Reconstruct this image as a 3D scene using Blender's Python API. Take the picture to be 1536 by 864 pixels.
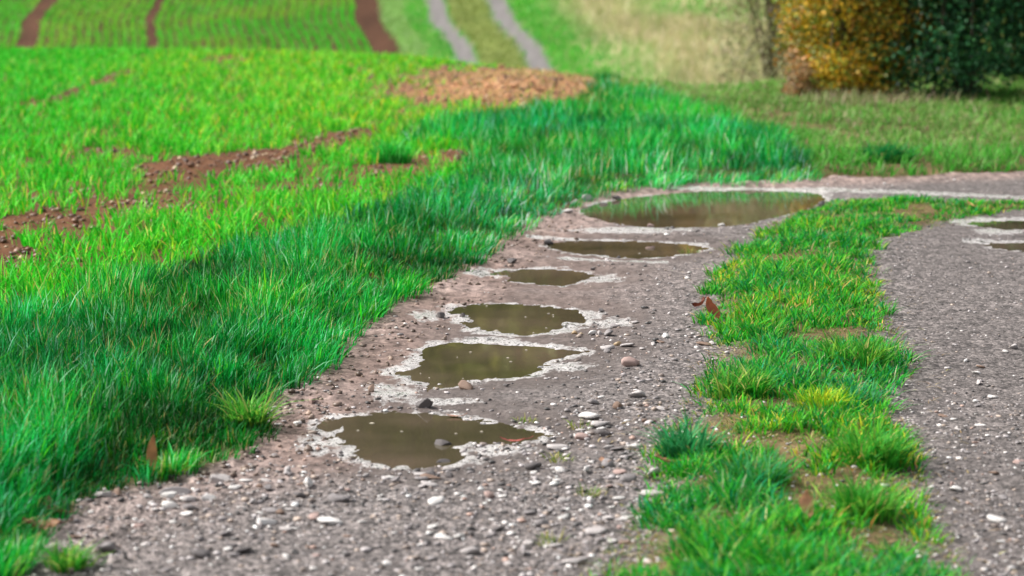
import bpy, math, random
import numpy as np

SC = bpy.context.scene
for o in list(bpy.data.objects):
    bpy.data.objects.remove(o)

# ------------------------------------------------------------------ camera
CAMZ = 1.2
FPX = 3600.0                      # focal length in pixels of the 1536 px wide photograph
PITCH = math.atan(532 / FPX)
cd = bpy.data.cameras.new("camera")
cam = bpy.data.objects.new("camera", cd)
SC.collection.objects.link(cam)
cam.location = (0, 0, CAMZ)
cam.rotation_euler = (math.pi / 2 - PITCH, 0, 0)
cd.sensor_width = 36
cd.lens = FPX / 1536 * 36
cd.clip_start = 0.1
cd.clip_end = 3000
cd.dof.use_dof = True
cd.dof.focus_distance = 7.0
cd.dof.aperture_fstop = 3.8
SC.camera = cam

# ------------------------------------------------------------------ sky, sun, exposure
SUN_EL, SUN_AZ = math.radians(46), math.radians(-80)   # azimuth from +Y, towards the left
w = bpy.data.worlds.new("World")
SC.world = w
w.use_nodes = True
nt = w.node_tree
sky = nt.nodes.new("ShaderNodeTexSky")
sky.sky_type = 'NISHITA'
sky.sun_disc = False
sky.sun_elevation = SUN_EL
sky.sun_rotation = SUN_AZ
sky.air_density = 1.0
sky.dust_density = 4.0
sky.ozone_density = 1.0
hs = nt.nodes.new("ShaderNodeHueSaturation")
hs.inputs["Saturation"].default_value = 0.22
nt.links.new(sky.outputs[0], hs.inputs["Color"])
nt.links.new(hs.outputs[0], nt.nodes["Background"].inputs[0])
nt.nodes["Background"].inputs[1].default_value = 0.108
sd = bpy.data.lights.new("sun", 'SUN')
sd.energy = 3.0
sd.angle = math.radians(9)
sd.color = (1.0, 0.96, 0.9)
sun = bpy.data.objects.new("sun", sd)
SC.collection.objects.link(sun)
sun.rotation_euler = (math.pi / 2 - SUN_EL, 0, math.pi - SUN_AZ)
SC.view_settings.view_transform = 'Standard'
SC.view_settings.look = 'None'
SC.view_settings.gamma = 1.0
SC.view_settings.exposure = 0.85

# ------------------------------------------------------------------ numeric helpers
rng = np.random.default_rng(7)
random.seed(7)


def G(u, v, z=0.0):
    """point of the ground plane seen at photo position (u, v)"""
    a = (u - 768) / FPX
    b = (432 - v) / FPX
    dy = math.cos(PITCH) + b * math.sin(PITCH)
    dz = -math.sin(PITCH) + b * math.cos(PITCH)
    t = (CAMZ - z) / (-dz)
    return a * t, dy * t


def proj(x, y, z=0.0):
    c, s = math.cos(PITCH), math.sin(PITCH)
    zz = z - CAMZ
    d = np.maximum(y * c - zz * s, 0.05)
    up = y * s + zz * c
    return 768 + FPX * x / d, 432 - FPX * up / d


def _hash(ix, iy, seed):
    h = (ix.astype(np.int64) * 374761393 + iy.astype(np.int64) * 668265263 + seed * 1442695041) & 0xffffffff
    h = ((h ^ (h >> 13)) * 1274126177) & 0xffffffff
    h = h ^ (h >> 16)
    return (h & 0xffff) / 65535.0


def vnoise(x, y, seed=0):
    ix = np.floor(x); iy = np.floor(y)
    fx = x - ix; fy = y - iy
    fx = fx * fx * (3 - 2 * fx); fy = fy * fy * (3 - 2 * fy)
    a = _hash(ix, iy, seed); b = _hash(ix + 1, iy, seed)
    c = _hash(ix, iy + 1, seed); d = _hash(ix + 1, iy + 1, seed)
    return (a + (b - a) * fx) * (1 - fy) + (c + (d - c) * fx) * fy


def fbm(x, y, oct=4, seed=0):
    s = 0; amp = 0.5; tot = 0
    for i in range(oct):
        s = s + amp * vnoise(x * 2 ** i + 17.3 * i, y * 2 ** i - 9.1 * i, seed + i)
        tot += amp; amp *= 0.5
    return s / tot * 2 - 1        # -1..1


def sstep(a, b, x):
    t = np.clip((x - a) / (b - a), 0, 1)
    return t * t * (3 - 2 * t)


def sdf(poly, x, y):
    """signed distance to a polygon, positive inside"""
    n = len(poly)
    best = np.full(x.shape, 1e9)
    ins = np.zeros(x.shape, bool)
    for i in range(n):
        x0, y0 = poly[i]; x1, y1 = poly[(i + 1) % n]
        ex, ey = x1 - x0, y1 - y0
        t = np.clip(((x - x0) * ex + (y - y0) * ey) / (ex * ex + ey * ey + 1e-12), 0, 1)
        d = np.hypot(x - x0 - t * ex, y - y0 - t * ey)
        best = np.minimum(best, d)
        if y0 != y1:
            c = ((y0 > y) != (y1 > y)) & (x < (x1 - x0) * (y - y0) / (y1 - y0) + x0)
            ins ^= c
    return np.where(ins, best, -best)


def W(pts):
    return [G(u, v) for u, v in pts]


def smooth_poly(p, it=2):
    for _ in range(it):
        q = []
        for i in range(len(p)):
            a = p[i]; b = p[(i + 1) % len(p)]
            q.append((a[0] * .75 + b[0] * .25, a[1] * .75 + b[1] * .25))
            q.append((a[0] * .25 + b[0] * .75, a[1] * .25 + b[1] * .75))
        p = q
    return p


# ------------------------------------------------------------------ plan of the place (world polygons)
TRACK = smooth_poly(W([(-700, 1250), (20, 880), (50, 800), (110, 742), (240, 716), (330, 694), (395, 655), (385, 605),
           (440, 570), (510, 510), (540, 486), (600, 446), (660, 420), (720, 374), (785, 338), (850, 306),
           (905, 288), (1000, 276), (1100, 273), (1250, 268), (1400, 262), (1536, 257), (1900, 248), (2300, 250),
           (2150, 500), (2150, 900), (2500, 1250)]), 1)
STRIP = smooth_poly(W([(880, 1250), (900, 880), (955, 810), (1000, 750), (985, 690), (990, 655), (1050, 615), (1070, 570), (1085, 525),
           (1072, 480), (1062, 440), (1105, 385), (1150, 350), (1180, 325), (1235, 300), (1330, 303), (1536, 303),
           (1900, 300), (1900, 309), (1536, 314), (1430, 325), (1400, 342), (1335, 352), (1300, 375), (1312, 430),
           (1318, 480), (1340, 520), (1352, 560), (1310, 590), (1318, 620), (1362, 660), (1368, 710), (1375, 790),
           (1420, 860), (1450, 900), (1550, 1250)]), 1)
VERGE = smooth_poly(W([(-900, 1250), (-900, 760), (-300, 590), (0, 522), (150, 468), (300, 420), (450, 376), (560, 340), (650, 305), (712, 280), (722, 246), (690, 226), (610, 236),
           (605, 220), (650, 205), (720, 192), (800, 182), (870, 176), (885, 162), (890, 148), (960, 156), (1040, 178),
           (1120, 204), (1185, 234), (1210, 258), (1215, 275), (1000, 280), (900, 292), (850, 310), (785, 342),
           (720, 378), (660, 424), (600, 450), (540, 490), (510, 514), (440, 574), (385, 609), (395, 659),
           (330, 698), (240, 720), (110, 746), (50, 804), (20, 884), (-700, 1250)]), 1)
PUD = [
    [(476, 630), (520, 617), (590, 613), (650, 614), (700, 622), (760, 632), (815, 640), (822, 648), (790, 653),
     (740, 653), (690, 656), (668, 663), (684, 674), (699, 685), (640, 691), (580, 691), (540, 681), (528, 668),
     (508, 655), (502, 645)],
    [(622, 522), (660, 507), (720, 502), (790, 507), (855, 519), (882, 523), (830, 530), (805, 541), (800, 552),
     (770, 561), (700, 567), (640, 577), (600, 562), (583, 549), (636, 536)],
    [(666, 456), (720, 451), (800, 452), (860, 458), (892, 468), (870, 481), (840, 492), (790, 498), (730, 495),
     (700, 486), (704, 474)],
    [(748, 403), (800, 397), (870, 401), (893, 408), (870, 417), (830, 423), (790, 417), (760, 412)],
    [(816, 361), (860, 357), (950, 357), (1020, 361), (1064, 368), (1020, 377), (950, 383), (890, 379), (850, 373)],
    [(866, 311), (900, 300), (960, 290), (1040, 283), (1130, 281), (1232, 286), (1240, 297), (1195, 313), (1150, 323),
     (1110, 333), (1040, 337), (960, 335), (900, 326)],
    [(1440, 329), (1500, 327), (1650, 328), (1650, 342), (1540, 340), (1470, 336)],
    [(1475, 361), (1540, 359), (1640, 360), (1640, 374), (1540, 371), (1490, 367)],
]
PUDW = [smooth_poly(W(p), 2) for p in PUD]
PWET = [1.0, 1.35, 1.0, 1.1, 1.1, .6, 1.3, 1.3]
ZW = -0.014


def blob(u, v, cu, cv, ru, rv):
    return np.exp(-(((u - cu) / ru) ** 2 + ((v - cv) / rv) ** 2))


def seg(u, v, u0, v0, u1, v1, th):
    ex, ey = u1 - u0, v1 - v0
    t = np.clip(((u - u0) * ex + (v - v0) * ey) / (ex * ex + ey * ey), 0, 1)
    d = np.hypot((u - u0 - t * ex) * .5, v - v0 - t * ey)
    return np.exp(-(d / th) ** 2)


def bare_field(x, y):
    """0..1 bareness of the sown field"""
    u, v = proj(x, y)
    b = np.maximum.reduce([
        seg(u, v, 225, 272, 420, 250, 14) * 1.25, seg(u, v, 390, 250, 540, 215, 13) * 1.25, seg(u, v, 560, 275, 690, 250, 13),
        seg(u, v, 70, 168, 190, 118, 6), blob(u, v, 5, 400, 45, 30) * 1.0, blob(u, v, 60, 350, 60, 16),
        blob(u, v, 778, 143, 175, 34) * 1.9, blob(u, v, 660, 160, 60, 22),
        .45 * blob(u, v, 340, 100, 60, 20), .6 * blob(u, v, 480, 300, 120, 18), .5 * blob(u, v, 170, 240, 50, 10),
        .6 * blob(u, v, 220, 325, 170, 22), .35 * blob(u, v, 90, 370, 120, 14), seg(u, v, -50, 372, 120, 345, 9) * .8,
    ])
    n = fbm(x * 5, y * 2.6, 3, 31)
    return np.clip(b * (1.15 + .9 * n) + .25 * sstep(.15, .6, n), 0, 1)


def crest(x, y):
    """distance at which the near plateau rolls over"""
    r = x / np.maximum(y, 1) * FPX + 768
    return np.interp(r, [-400, 0, 300, 620, 720, 870, 960, 1060, 1150, 1250, 2200], [24.5, 24, 23.5, 21.8, 20.8, 19, 18.2, 17.5, 18.2, 18.8, 20])


def XF(y):
    return -0.115 * (y - 50) + 0.08 * np.sin((y - 50) * 0.9)


def height(x, y, pud=True, micro=True):
    x = np.asarray(x, float); y = np.asarray(y, float)
    yc = crest(x, y)
    t = np.maximum(y - yc, 0)
    drop = -0.13 * (np.sqrt(t * t + 1.2) - math.sqrt(1.2))
    val = np.maximum(drop, -2.2 + 0 * drop)
    # soft join of falling slope and rising hill
    hill = -2.35 + 0.12 * (y - 42) + .10 * fbm(x * .12, y * .12, 2, 3)
    k = 0.35
    hh = np.clip(.5 + .5 * (hill - drop) / k, 0, 1)
    z = drop * (1 - hh) + hill * hh + k * hh * (1 - hh)
    z = np.where(y > 100, -2.35 + .12 * 58 + .04 * (y - 100), z)
    near = 1 - sstep(26, 32, y)
    z = z + near * .02 * fbm(x * .8, y * .8, 3, 5) * sstep(4, 9, y)
    m = (y > 2) & (y < 24) & (np.abs(x) < 8)
    if not m.any():
        return z
    xs, ys = x[m], y[m]
    dt = sdf(TRACK, xs, ys)
    ds = sdf(STRIP, xs, ys)
    bare = sstep(-.02, .06, dt) * (1 - sstep(-.04, .06, ds))
    z0 = z[m] * (1 - bare)
    # verge a little proud, field level
    z0 = z0 + .035 * sstep(.02, .25, -dt) + .015 * sstep(0, .15, ds)
    u, v = proj(xs, ys)
    # soil heap swell
    z0 = z0 + .10 * blob(u, v, 780, 152, 125, 26)
    br = bare_field(xs, ys) * (dt < -.25)
    if micro:
        z0 = z0 + br * (.022 * fbm(xs * 14, ys * 14, 3, 8) + .012)
        # compacted wheel lanes: pebbly, rippled
        z0 = z0 + bare * (.006 * fbm(xs * 5, ys * 5, 2, 11) + .004 * fbm(xs * 30, ys * 22, 3, 12))
        z0 = z0 + sstep(0, .08, ds) * (.010 * fbm(xs * 16, ys * 14, 3, 16))
        mud = bare * sstep(.38, .05, dt)
        z0 = z0 + mud * (0.022 * fbm(xs * 6 + ys * 3, ys * 20, 3, 14) + .016 * np.clip(fbm(xs * 20, ys * 34, 2, 15), 0, 1))
    if pud:
        shoal = .10 * np.maximum.reduce([blob(u, v, 505, 650, 45, 22), blob(u, v, 620, 565, 60, 14), blob(u, v, 740, 566, 60, 8), blob(u, v, 600, 540, 40, 12), blob(u, v, 740, 488, 90, 8),
                                         blob(u, v, 860, 480, 50, 12), blob(u, v, 880, 380, 70, 5), blob(u, v, 800, 414, 60, 5), blob(u, v, 690, 470, 30, 12)])
        nz = .020 * fbm(xs * 7, ys * 7, 2, 21) + .012 * fbm(xs * 34, ys * 34, 2, 22)
        for i, p in enumerate(PUDW):
            d = sdf(p, xs, ys)
            mm = d > -.3
            if not mm.any():
                continue
            dd = d + nz * PWET[i] - shoal * np.clip(.35 + 1.3 * fbm(xs * 24, ys * 12, 3, 27), 0, 1.3)
            inside = ZW - .10 * np.maximum(dd, 0) - .004
            outside = ZW + .05 * np.clip(-dd, 0, .32) + .004 * fbm(xs * 40, ys * 40, 2, 23)
            tgt = np.where(dd > 0, np.maximum(inside, -.05), outside)
            wgt = sstep(-.3 * PWET[i], -.06, d)
            z0 = np.where(mm, z0 * (1 - wgt) + tgt * wgt, z0)
    z = z.copy()
    z[m] = z0
    return z


def hz(x, y, **k):
    return float(height(np.array([float(x)]), np.array([float(y)]), **k)[0])


# ------------------------------------------------------------------ materials
def new_mat(name):
    m = bpy.data.materials.new(name)
    m.use_nodes = True
    return m, m.node_tree, m.node_tree.nodes["Principled BSDF"]


def N(nt, t, **kw):
    n = nt.nodes.new(t)
    for k, v in kw.items():
        if k.startswith("i_"):
            n.inputs[k[2:].replace("_", " ")].default_value = v
        else:
            setattr(n, k, v)
    return n


RIM_GLARE_RGB = (.60, .575, .56)  # sky glare on the wet silty rims, painted as pale base colour


def mat_ground():
    m, nt, bs = new_mat("earth_and_gravel")
    L = nt.links.new
    at = N(nt, "ShaderNodeAttribute", attribute_name="Col")
    ms = N(nt, "ShaderNodeAttribute", attribute_name="Mask")     # r gravel, g wet rim with painted glare, b mud
    sp0 = N(nt, "ShaderNodeSeparateColor"); L(ms.outputs["Color"], sp0.inputs[0])
    co = N(nt, "ShaderNodeTexCoord")
    nw = N(nt, "ShaderNodeTexNoise"); nw.inputs["Scale"].default_value = 26; nw.inputs["Detail"].default_value = 7; nw.inputs["Roughness"].default_value = .72
    mw = N(nt, "ShaderNodeMapping"); mw.inputs["Scale"].default_value = (1, .6, 1)
    L(co.outputs["Object"], mw.inputs["Vector"]); L(mw.outputs[0], nw.inputs["Vector"])
    ad = N(nt, "ShaderNodeMath", operation='MULTIPLY_ADD'); L(nw.outputs[0], ad.inputs[0]); ad.inputs[1].default_value = 1.9
    L(sp0.outputs[1], ad.inputs[2])
    wr = N(nt, "ShaderNodeMapRange"); wr.inputs["From Min"].default_value = 1.56; wr.inputs["From Max"].default_value = 1.86; L(ad.outputs[0], wr.inputs["Value"])
    gt = N(nt, "ShaderNodeMapRange"); gt.inputs["From Min"].default_value = .05; gt.inputs["From Max"].default_value = .25; L(sp0.outputs[1], gt.inputs["Value"])
    wt = N(nt, "ShaderNodeMath", operation='MULTIPLY'); L(wr.outputs[0], wt.inputs[0]); L(gt.outputs[0], wt.inputs[1])
    sp = N(nt, "ShaderNodeCombineColor"); L(sp0.outputs[0], sp.inputs[0]); L(wt.outputs[0], sp.inputs[1]); L(sp0.outputs[2], sp.inputs[2])
    sp_ = N(nt, "ShaderNodeSeparateColor"); L(sp.outputs[0], sp_.inputs[0]); sp = sp_
    n1 = N(nt, "ShaderNodeTexNoise"); n1.inputs["Scale"].default_value = 45; n1.inputs["Detail"].default_value = 8; n1.inputs["Roughness"].default_value = .7
    L(co.outputs["Object"], n1.inputs["Vector"])
    vo = N(nt, "ShaderNodeTexVoronoi"); vo.inputs["Scale"].default_value = 95; L(co.outputs["Object"], vo.inputs["Vector"])
    vo2 = N(nt, "ShaderNodeTexVoronoi"); vo2.inputs["Scale"].default_value = 210; L(co.outputs["Object"], vo2.inputs["Vector"])
    # per-grain grey value
    g1 = N(nt, "ShaderNodeMapRange"); g1.inputs["From Min"].default_value = .1; g1.inputs["From Max"].default_value = .9
    g1.inputs["To Min"].default_value = .45; g1.inputs["To Max"].default_value = 1.7
    s1 = N(nt, "ShaderNodeSeparateColor"); L(vo.outputs["Color"], s1.inputs[0]); L(s1.outputs[0], g1.inputs["Value"])
    g2 = N(nt, "ShaderNodeMapRange"); g2.inputs["To Min"].default_value = .6; g2.inputs["To Max"].default_value = 1.45
    s2 = N(nt, "ShaderNodeSeparateColor"); L(vo2.outputs["Color"], s2.inputs[0]); L(s2.outputs[0], g2.inputs["Value"])
    mu = N(nt, "ShaderNodeMath", operation='MULTIPLY'); L(g1.outputs[0], mu.inputs[0]); L(g2.outputs[0], mu.inputs[1])
    mx = N(nt, "ShaderNodeMix"); mx.inputs["A"].default_value = 1.0; L(sp.outputs[0], mx.inputs["Factor"]); L(mu.outputs[0], mx.inputs["B"])
    nr = N(nt, "ShaderNodeMapRange"); nr.inputs["From Min"].default_value = .3; nr.inputs["From Max"].default_value = .7
    nr.inputs["To Min"].default_value = .62; nr.inputs["To Max"].default_value = 1.4; L(n1.outputs[0], nr.inputs["Value"])
    m2 = N(nt, "ShaderNodeMath", operation='MULTIPLY'); L(mx.outputs["Result"], m2.inputs[0]); L(nr.outputs[0], m2.inputs[1])
    vm = N(nt, "ShaderNodeVectorMath", operation='SCALE'); L(at.outputs["Color"], vm.inputs[0]); L(m2.outputs[0], vm.inputs["Scale"])
    n3 = N(nt, "ShaderNodeTexNoise"); n3.inputs["Scale"].default_value = 38; n3.inputs["Detail"].default_value = 5; n3.inputs["Roughness"].default_value = .65
    mp3 = N(nt, "ShaderNodeMapping"); mp3.inputs["Scale"].default_value = (1, .55, 1); mp3.inputs["Location"].default_value = (3, 5, 0)
    L(co.outputs["Object"], mp3.inputs["Vector"]); L(mp3.outputs[0], n3.inputs["Vector"])
    fl = N(nt, "ShaderNodeMapRange"); fl.inputs["From Min"].default_value = .36; fl.inputs["From Max"].default_value = .45
    fl.inputs["To Min"].default_value = .22; fl.inputs["To Max"].default_value = 1.0; L(n3.outputs[0], fl.inputs["Value"])
    fm_ = N(nt, "ShaderNodeMix"); fm_.inputs["A"].default_value = 1.0; L(sp.outputs[1], fm_.inputs["Factor"]); L(fl.outputs[0], fm_.inputs["B"])
    # random dark and light mottling over the gravel and mud
    n4 = N(nt, "ShaderNodeTexNoise"); n4.inputs["Scale"].default_value = 22; n4.inputs["Detail"].default_value = 7; n4.inputs["Roughness"].default_value = .75
    mp4 = N(nt, "ShaderNodeMapping"); mp4.inputs["Scale"].default_value = (1, .6, 1)
    L(co.outputs["Object"], mp4.inputs["Vector"]); L(mp4.outputs[0], n4.inputs["Vector"])
    f4 = N(nt, "ShaderNodeMapRange"); f4.inputs["From Min"].default_value = .38; f4.inputs["From Max"].default_value = .62
    f4.inputs["To Min"].default_value = .5; f4.inputs["To Max"].default_value = 1.5; L(n4.outputs[0], f4.inputs["Value"])
    dry = N(nt, "ShaderNodeMath", operation='ADD', use_clamp=True); L(sp.outputs[0], dry.inputs[0]); L(sp.outputs[2], dry.inputs[1])
    f5 = N(nt, "ShaderNodeMix"); f5.inputs["A"].default_value = 1.0; L(dry.outputs[0], f5.inputs["Factor"]); L(f4.outputs[0], f5.inputs["B"])
    m5 = N(nt, "ShaderNodeMath", operation='MULTIPLY'); L(fm_.outputs["Result"], m5.inputs[0]); L(f5.outputs["Result"], m5.inputs[1])
    # per-grain dark flecks inside the painted rim glare
    flk = N(nt, "ShaderNodeMapRange"); flk.inputs["From Min"].default_value = .16; flk.inputs["From Max"].default_value = .24
    flk.inputs["To Min"].default_value = .3; L(s2.outputs[1], flk.inputs["Value"])
    rim_glare = N(nt, "ShaderNodeVectorMath", operation='SCALE'); rim_glare.inputs[0].default_value = tuple(RIM_GLARE_RGB); L(flk.outputs[0], rim_glare.inputs["Scale"])
    cm_ = N(nt, "ShaderNodeMix", data_type='RGBA'); L(sp.outputs[1], cm_.inputs["Factor"]); L(vm.outputs[0], cm_.inputs[6]); L(rim_glare.outputs[0], cm_.inputs[7])
    vm2 = N(nt, "ShaderNodeVectorMath", operation='SCALE'); L(cm_.outputs[2], vm2.inputs[0]); L(m5.outputs[0], vm2.inputs["Scale"])
    L(vm2.outputs[0], bs.inputs["Base Color"])
    rr = N(nt, "ShaderNodeMapRange"); rr.inputs["To Min"].default_value = .85; rr.inputs["To Max"].default_value = .14
    L(sp.outputs[1], rr.inputs["Value"]); L(rr.outputs[0], bs.inputs["Roughness"])
    spc = N(nt, "ShaderNodeMapRange"); spc.inputs["To Min"].default_value = .12; spc.inputs["To Max"].default_value = .7
    wg = N(nt, "ShaderNodeMath", operation='MULTIPLY_ADD', use_clamp=True); L(sp.outputs[0], wg.inputs[0]); wg.inputs[1].default_value = .5; L(sp.outputs[1], wg.inputs[2])
    L(wg.outputs[0], spc.inputs["Value"]); L(spc.outputs[0], bs.inputs["Specular IOR Level"])
    # bump
    hsum = N(nt, "ShaderNodeMath", operation='MULTIPLY'); L(vo.outputs["Distance"], hsum.inputs[0]); L(sp.outputs[0], hsum.inputs[1])
    inv = N(nt, "ShaderNodeMath", operation='MULTIPLY_ADD'); L(hsum.outputs[0], inv.inputs[0]); inv.inputs[1].default_value = -.8; L(n1.outputs[0], inv.inputs[2])
    bp = N(nt, "ShaderNodeBump"); bp.inputs["Distance"].default_value = .008
    bstr = N(nt, "ShaderNodeMapRange"); bstr.inputs["To Min"].default_value = .9; bstr.inputs["To Max"].default_value = .7
    L(sp.outputs[1], bstr.inputs["Value"]); L(bstr.outputs[0], bp.inputs["Strength"])
    L(inv.outputs[0], bp.inputs["Height"]); L(bp.outputs[0], bs.inputs["Normal"])
    return m


def mat_water():
    m, nt, bs = new_mat("muddy_water")
    L = nt.links.new
    co = N(nt, "ShaderNodeTexCoord")
    n = N(nt, "ShaderNodeTexNoise"); n.inputs["Scale"].default_value = 2.5; n.inputs["Detail"].default_value = 3
    L(co.outputs["Object"], n.inputs["Vector"])
    cr = N(nt, "ShaderNodeValToRGB"); L(n.outputs[0], cr.inputs[0])
    cr.color_ramp.elements[0].position = .35; cr.color_ramp.elements[0].color = (.050, .046, .024, 1)
    cr.color_ramp.elements[1].position = .65; cr.color_ramp.elements[1].color = (.105, .080, .055, 1)
    L(cr.outputs[0], bs.inputs["Base Color"])
    bs.inputs["Roughness"].default_value = .03
    bs.inputs["IOR"].default_value = 1.33
    n2 = N(nt, "ShaderNodeTexNoise"); n2.inputs["Scale"].default_value = 14; n2.inputs["Detail"].default_value = 2
    mp = N(nt, "ShaderNodeMapping"); mp.inputs["Scale"].default_value = (1, .4, 1)
    L(co.outputs["Object"], mp.inputs["Vector"]); L(mp.outputs[0], n2.inputs["Vector"])
    bp = N(nt, "ShaderNodeBump"); bp.inputs["Distance"].default_value = .0006; bp.inputs["Strength"].default_value = .3
    L(n2.outputs[0], bp.inputs["Height"]); L(bp.outputs[0], bs.inputs["Normal"])
    return m


def mat_leafy(name, transl=.3, rough=.45, spec=.4):
    m, nt, bs = new_mat(name)
    L = nt.links.new
    at = N(nt, "ShaderNodeAttribute", attribute_name="Col")
    L(at.outputs["Color"], bs.inputs["Base Color"])
    bs.inputs["Roughness"].default_value = rough
    bs.inputs["Specular IOR Level"].default_value = spec
    tr = N(nt, "ShaderNodeBsdfTranslucent"); L(at.outputs["Color"], tr.inputs[0])
    mx = N(nt, "ShaderNodeMixShader"); mx.inputs[0].default_value = transl
    L(bs.outputs[0], mx.inputs[1]); L(tr.outputs[0], mx.inputs[2])
    L(mx.outputs[0], nt.nodes["Material Output"].inputs[0])
    return m


def mat_stone(name, col=None, var=.35, scale=60, rough=.7):
    m, nt, bs = new_mat(name)
    L = nt.links.new
    co = N(nt, "ShaderNodeTexCoord")
    n = N(nt, "ShaderNodeTexNoise"); n.inputs["Scale"].default_value = scale; n.inputs["Detail"].default_value = 6
    L(co.outputs["Object"], n.inputs["Vector"])
    mr = N(nt, "ShaderNodeMapRange"); mr.inputs["From Min"].default_value = .3; mr.inputs["From Max"].default_value = .7
    mr.inputs["To Min"].default_value = 1 - var; mr.inputs["To Max"].default_value = 1 + var
    L(n.outputs[0], mr.inputs["Value"])
    vm = N(nt, "ShaderNodeVectorMath", operation='SCALE')
    if col is None:
        at = N(nt, "ShaderNodeAttribute", attribute_name="Col"); L(at.outputs["Color"], vm.inputs[0])
    else:
        vm.inputs[0].default_value = col
    L(mr.outputs[0], vm.inputs["Scale"]); L(vm.outputs[0], bs.inputs["Base Color"])
    bs.inputs["Roughness"].default_value = rough
    bp = N(nt, "ShaderNodeBump"); bp.inputs["Distance"].default_value = .003; bp.inputs["Strength"].default_value = .6
    L(n.outputs[0], bp.inputs["Height"]); L(bp.outputs[0], bs.inputs["Normal"])
    return m


M_GROUND = mat_ground()
M_WATER = mat_water()
M_GRASS = mat_leafy("grass_blade", .4, .5, .15)
M_DRY = mat_leafy("dry_leaf", .2, .6, .3)
M_LEAF = mat_leafy("shrub_leaf", .3, .5, .35)
M_CHIP = mat_stone("gravel_chip", rough=.45)
M_BARK = mat_stone("bark", (.09, .07, .05), .5, 12, .9)
M_CLOD2 = mat_stone("dark_clod", (.26, .13, .07), .4, 25, .95)
M_CLOD3 = mat_stone("pale_clod", (.52, .33, .18), .35, 25, .9)
M_CLOD = mat_stone("soil_clod", (.44, .23, .12), .4, 25, .95)

# ------------------------------------------------------------------ mesh helpers


def link(o, parent=None):
    SC.collection.objects.link(o)
    if parent:
        o.parent = parent
    return o


def mesh_np(name, V, tris=None, quads=None, cols=None, mask=None, smooth=False):
    me = bpy.data.meshes.new(name)
    V = np.asarray(V, np.float32)
    me.vertices.add(len(V)); me.vertices.foreach_set("co", V.ravel())
    nt_ = 0 if tris is None else len(tris); nq = 0 if quads is None else len(quads)
    idx = []
    if nq: idx.append(np.asarray(quads, np.int32).ravel())
    if nt_: idx.append(np.asarray(tris, np.int32).ravel())
    idx = np.concatenate(idx)
    me.loops.add(len(idx)); me.loops.foreach_set("vertex_index", idx)
    me.polygons.add(nt_ + nq)
    st = np.concatenate([np.arange(nq) * 4, nq * 4 + np.arange(nt_) * 3]).astype(np.int32)
    me.polygons.foreach_set("loop_start", st)
    if smooth:
        me.polygons.foreach_set("use_smooth", np.ones(nt_ + nq, bool))
    for nm, c in (("Col", cols), ("Mask", mask)):
        if c is not None:
            a = me.color_attributes.new(nm, 'FLOAT_COLOR', 'POINT')
            cc = np.ones((len(V), 4), np.float32); cc[:, :3] = c
            a.data.foreach_set("color", cc.ravel())
    me.update(calc_edges=True)
    me.validate()
    return me


def obj(name, me, mat, parent=None, label=None, cat=None, group=None, kind=None, loc=None):
    o = bpy.data.objects.new(name, me)
    if mat is not None and not me.materials:
        me.materials.append(mat)
    link(o, parent)
    if loc is not None: o.location = loc
    if label: o["label"] = label
    if cat: o["category"] = cat
    if group: o["group"] = group
    if kind: o["kind"] = kind
    return o


# ------------------------------------------------------------------ ground
GRASSY = np.array([.13, .095, .045]); SOIL = np.array([.13, .060, .030])
GRAVEL = np.array([.134, .117, .112]); MUD = np.array([.25, .188, .168]); RIM_GLARE = np.array([.66, .625, .60])  # the last is the rim tone with sky glare painted in


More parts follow.
